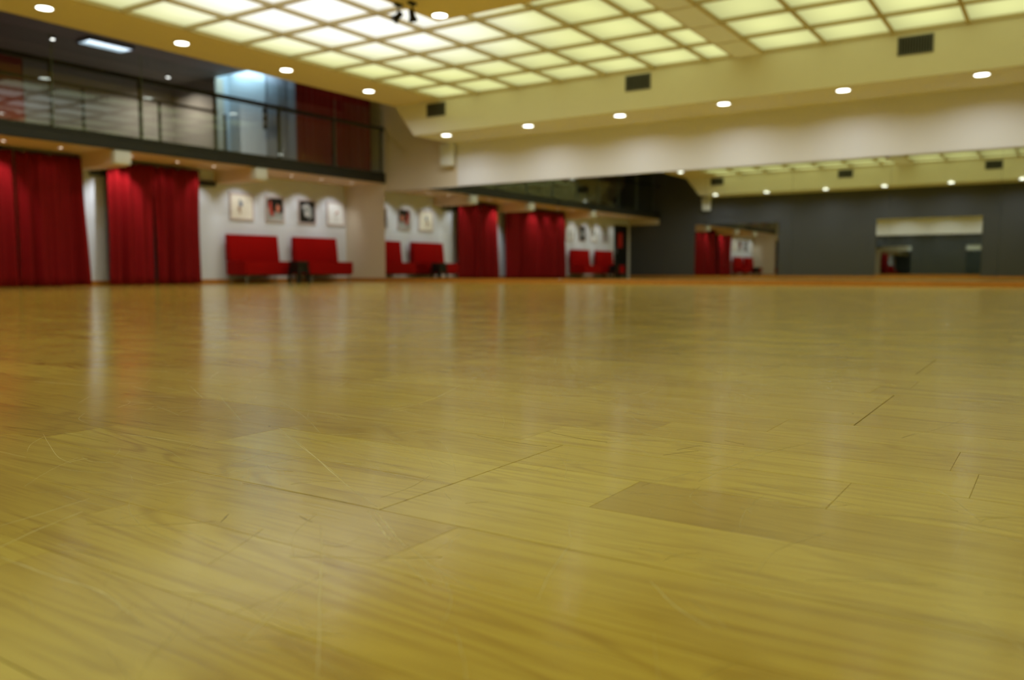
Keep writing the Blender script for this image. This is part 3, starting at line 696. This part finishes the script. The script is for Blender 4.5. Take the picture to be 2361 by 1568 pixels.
def plank_mesh(lst, name):
    vs, fs, cols_ = [], [], []
    for p in lst:
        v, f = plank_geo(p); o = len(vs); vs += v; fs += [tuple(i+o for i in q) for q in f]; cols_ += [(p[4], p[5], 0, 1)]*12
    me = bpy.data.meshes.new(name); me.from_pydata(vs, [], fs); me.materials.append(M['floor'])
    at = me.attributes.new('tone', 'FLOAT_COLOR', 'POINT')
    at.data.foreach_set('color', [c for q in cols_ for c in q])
    me.update(); o = bpy.data.objects.new(name, me); COL.objects.link(o); o.parent = fl
    return o
def size_in_view(p):
    best = 0
    for u in (0, .25, .5, .75, 1):
        d = Vector(((p[0]+p[1])/2, p[2]+(p[3]-p[2])*u, -CH)); z = d.dot(Fv)
        if z < .15: continue
        px, py = d.dot(Rv)/z*CF, -d.dot(Uv)/z*CF
        if abs(px) < 1250 and abs(py) < 850: best = max(best, 1/z**2)
    return best
sz = sorted(pieces, key=lambda p: -size_in_view(p)*1e3 - 1e-3/(1+abs(p[0])))
near = [p for p in sz[:288] if size_in_view(p) > 0]; nid = set(id(p) for p in near)
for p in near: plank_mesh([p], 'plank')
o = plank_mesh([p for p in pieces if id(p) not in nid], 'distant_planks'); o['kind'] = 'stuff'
for o in list(bpy.data.objects):
    if o.name.startswith('light_panel') and o.parent is None: o.parent = ceil
# ------------------------------------------------------------------ scratches and scuffs left by shoes and chairs
SCRATCH = {
 'light': [
  (1.1, [(0.929,1.078),(0.845,0.926),(0.761,0.785),(0.707,0.692),(0.669,0.618)]),
  (0.9, [(0.897,1.026),(0.812,0.871),(0.738,0.739)]),
  (0.8, [(1.15,1.037),(1.222,1.035),(1.336,1.062),(1.502,1.128)]),
  (0.6, [(1.175,1.043),(1.164,1.007),(1.141,0.941)]),
  (1.5, [(0.651,0.615),(0.627,0.581),(0.598,0.54),(0.589,0.525)]),
  (1.5, [(0.659,0.614),(0.627,0.567),(0.601,0.53),(0.584,0.505)]),
  (1.0, [(0.409,0.896),(0.451,0.903),(0.515,0.918)]),
  (1.0, [(0.375,0.825),(0.418,0.848),(0.482,0.874)]),
  (0.8, [(0.617,0.896),(0.68,0.89),(0.743,0.881),(0.795,0.871)]),
  (0.7, [(0.703,0.92),(0.772,0.933),(0.838,0.936)]),
  (1.6, [(0.362,0.796),(0.362,0.716),(0.365,0.641),(0.347,0.554)]),
  (0.8, [(1.159,1.633),(1.112,1.546),(1.062,1.454)]),
  (0.7, [(1.011,2.013),(1.024,1.923),(1.038,1.822)]),
  (0.6, [(0.914,1.0),(0.929,0.957),(0.971,0.913),(0.971,0.849)]),
  (0.6, [(0.897,0.963),(0.859,0.85),(0.832,0.767),(0.823,0.713)]),
  (0.5, [(0.889,0.916),(0.909,0.873),(0.92,0.822)]),
  (0.6, [(0.917,0.872),(0.882,0.788),(0.861,0.722)]),
  (0.5, [(0.978,0.901),(0.926,0.802),(0.879,0.718)]),
  (0.7, [(0.984,0.879),(1.052,0.854),(1.11,0.8)]),
  (0.5, [(1.05,0.791),(0.995,0.641),(0.981,0.561),(0.975,0.478)]),
  (0.6, [(0.906,0.563),(0.956,0.553),(0.999,0.523)]),
  (0.6, [(0.969,0.363),(1.154,0.344),(1.312,0.293)]),
  (0.6, [(1.078,0.411),(1.151,0.374),(1.239,0.319)]),
  (0.5, [(1.391,0.345),(1.402,0.32),(1.422,0.297)]),
  (0.5, [(1.213,0.677),(1.17,0.605),(1.121,0.529),(1.071,0.472)]),
  (0.5, [(1.377,0.659),(1.294,0.587),(1.264,0.527)]),
  (0.5, [(1.395,0.196),(1.502,0.16),(1.67,0.123)]),
  (0.6, [(1.135,0.148),(1.068,0.102),(0.975,0.06)]),
  (0.6, [(0.601,1.117),(0.618,1.12),(0.628,1.119)]),
  (0.6, [(0.687,1.35),(0.615,1.175),(0.6,1.109)]),
  (0.5, [(0.71,1.328),(0.716,1.287)]),
  (1.0, [(0.59,0.624),(0.526,0.555),(0.466,0.495),(0.413,0.44),(0.359,0.385)]),
  (0.8, [(0.583,0.534),(0.551,0.474),(0.522,0.426)]),
  (1.0, [(0.592,0.509),(0.556,0.448),(0.536,0.387)]),
  (0.9, [(0.631,0.277),(0.592,0.238),(0.569,0.201)]),
  (1.2, [(0.368,0.469),(0.423,0.496),(0.479,0.528)]),
  (0.8, [(0.548,0.336),(0.603,0.357),(0.683,0.381)]),
  (0.7, [(1.128,1.497),(1.044,1.36),(0.924,1.159)]),
  (0.6, [(0.886,1.604),(0.945,1.668)]),
  (0.7, [(0.752,1.251),(0.765,1.167),(0.77,1.087)]),
  (0.5, [(1.004,0.798),(0.918,0.707),(0.841,0.641)]),
  (0.5, [(1.532,0.93),(1.465,0.808),(1.459,0.717)]),
  (0.5, [(1.75,0.591),(1.66,0.507)]),
  (0.5, [(0.912,0.413),(1.008,0.384),(1.068,0.335)]),
  (0.6, [(1.137,1.317),(1.025,1.12),(0.929,0.977)]),
  (0.8, [(0.589,0.91),(0.64,0.889),(0.677,0.852)]),
 ],
 'dark': [
  (0.8, [(1.39,0.657),(1.373,0.632),(1.363,0.614)]),
  (0.7, [(1.226,0.419),(1.221,0.404),(1.214,0.385)]),
  (0.7, [(1.206,0.433),(1.202,0.445)]),
  (0.6, [(1.14,0.684),(1.121,0.618),(1.117,0.563)]),
  (0.6, [(1.081,0.457),(1.11,0.443),(1.134,0.426)]),
  (0.6, [(1.123,0.454),(1.159,0.442),(1.172,0.434)]),
  (1.0, [(0.539,0.716),(0.551,0.725),(0.563,0.734)]),
  (0.8, [(0.599,0.665),(0.591,0.636)]),
  (0.6, [(1.395,0.196),(1.443,0.184)]),
  (0.5, [(1.051,0.757),(1.041,0.67),(1.041,0.624)]),
  (0.6, [(0.789,1.705),(0.792,1.522),(0.803,1.347),(0.801,1.175)]),
  (0.6, [(0.752,1.626),(0.769,1.436),(0.763,1.233),(0.759,1.031)]),
  (0.6, [(0.685,1.455),(0.703,1.327),(0.706,1.198)]),
  (0.6, [(0.656,0.826),(0.662,0.726),(0.663,0.658)]),
 ],
}

M['scratch'] = mat('bare_scratched_oak', (.80, .67, .31), .55, var=.2, scale=90, coat=.3)
M['scratchdark'] = mat('dirty_scratch', (.10, .06, .02), .6, var=.2, scale=60)
def ribbon(mb, pts, wmm):
    P = [Vector((x, y, 0)) for x, y in pts]
    Q = []
    for i in range(len(P)-1):                       # soften the polyline
        for k in range(6):
            t = k/6; p0 = P[max(0, i-1)]; p1 = P[i]; p2 = P[i+1]; p3 = P[min(len(P)-1, i+2)]
            Q.append(.5*((2*p1)+(p2-p0)*t+(2*p0-5*p1+4*p2-p3)*t*t+(3*p1-p0-3*p2+p3)*t**3))
    Q.append(P[-1]); n = len(Q); vs = []; fs = []
    for i, q in enumerate(Q):
        d = (Q[min(n-1, i+1)]-Q[max(0, i-1)]).normalized(); nr = Vector((-d.y, d.x, 0))
        hw = wmm*.0006*math.sin(math.pi*min(1, (i+.5)/n))**.5*random.uniform(.45, 1.0)
        q = q + nr*random.gauss(0, .0002)
        for s_, z in ((-1, .00004), (0, .00022), (1, .00004)):
            v = q+nr*hw*s_; vs.append((v.x, v.y, z))
    for i in range(n-1):
        for k in (0, 1): a = i*3+k; fs.append((a, a+1, a+4, a+3))
    mb.add(vs, fs)
for key, m_ in (('light', 'scratch'), ('dark', 'scratchdark')):
    for wd, pts in SCRATCH[key]:
        mb = MB(); ribbon(mb, pts, wd); mb.build('scratch', M[m_], fl)
# hairline scuffs: uncountable, one part
mb = MB(); rs = random.Random(5)
for i in range(420):
    x = .25+abs(rs.gauss(0, 1))*1.5; y = rs.uniform(-.6, 1.0)*(.7+x)
    a = rs.gauss(1.2, .7); ln = rs.uniform(.02, .16); c = rs.gauss(0, .5)
    ribbon(mb, [(x, y), (x+math.cos(a)*ln*.5, y+math.sin(a)*ln*.5), (x+math.cos(a+c*.3)*ln, y+math.sin(a+c*.3)*ln)], rs.uniform(.15, .45))
o = mb.build('scuff_marks', M['scratch'], fl); o['kind'] = 'stuff'
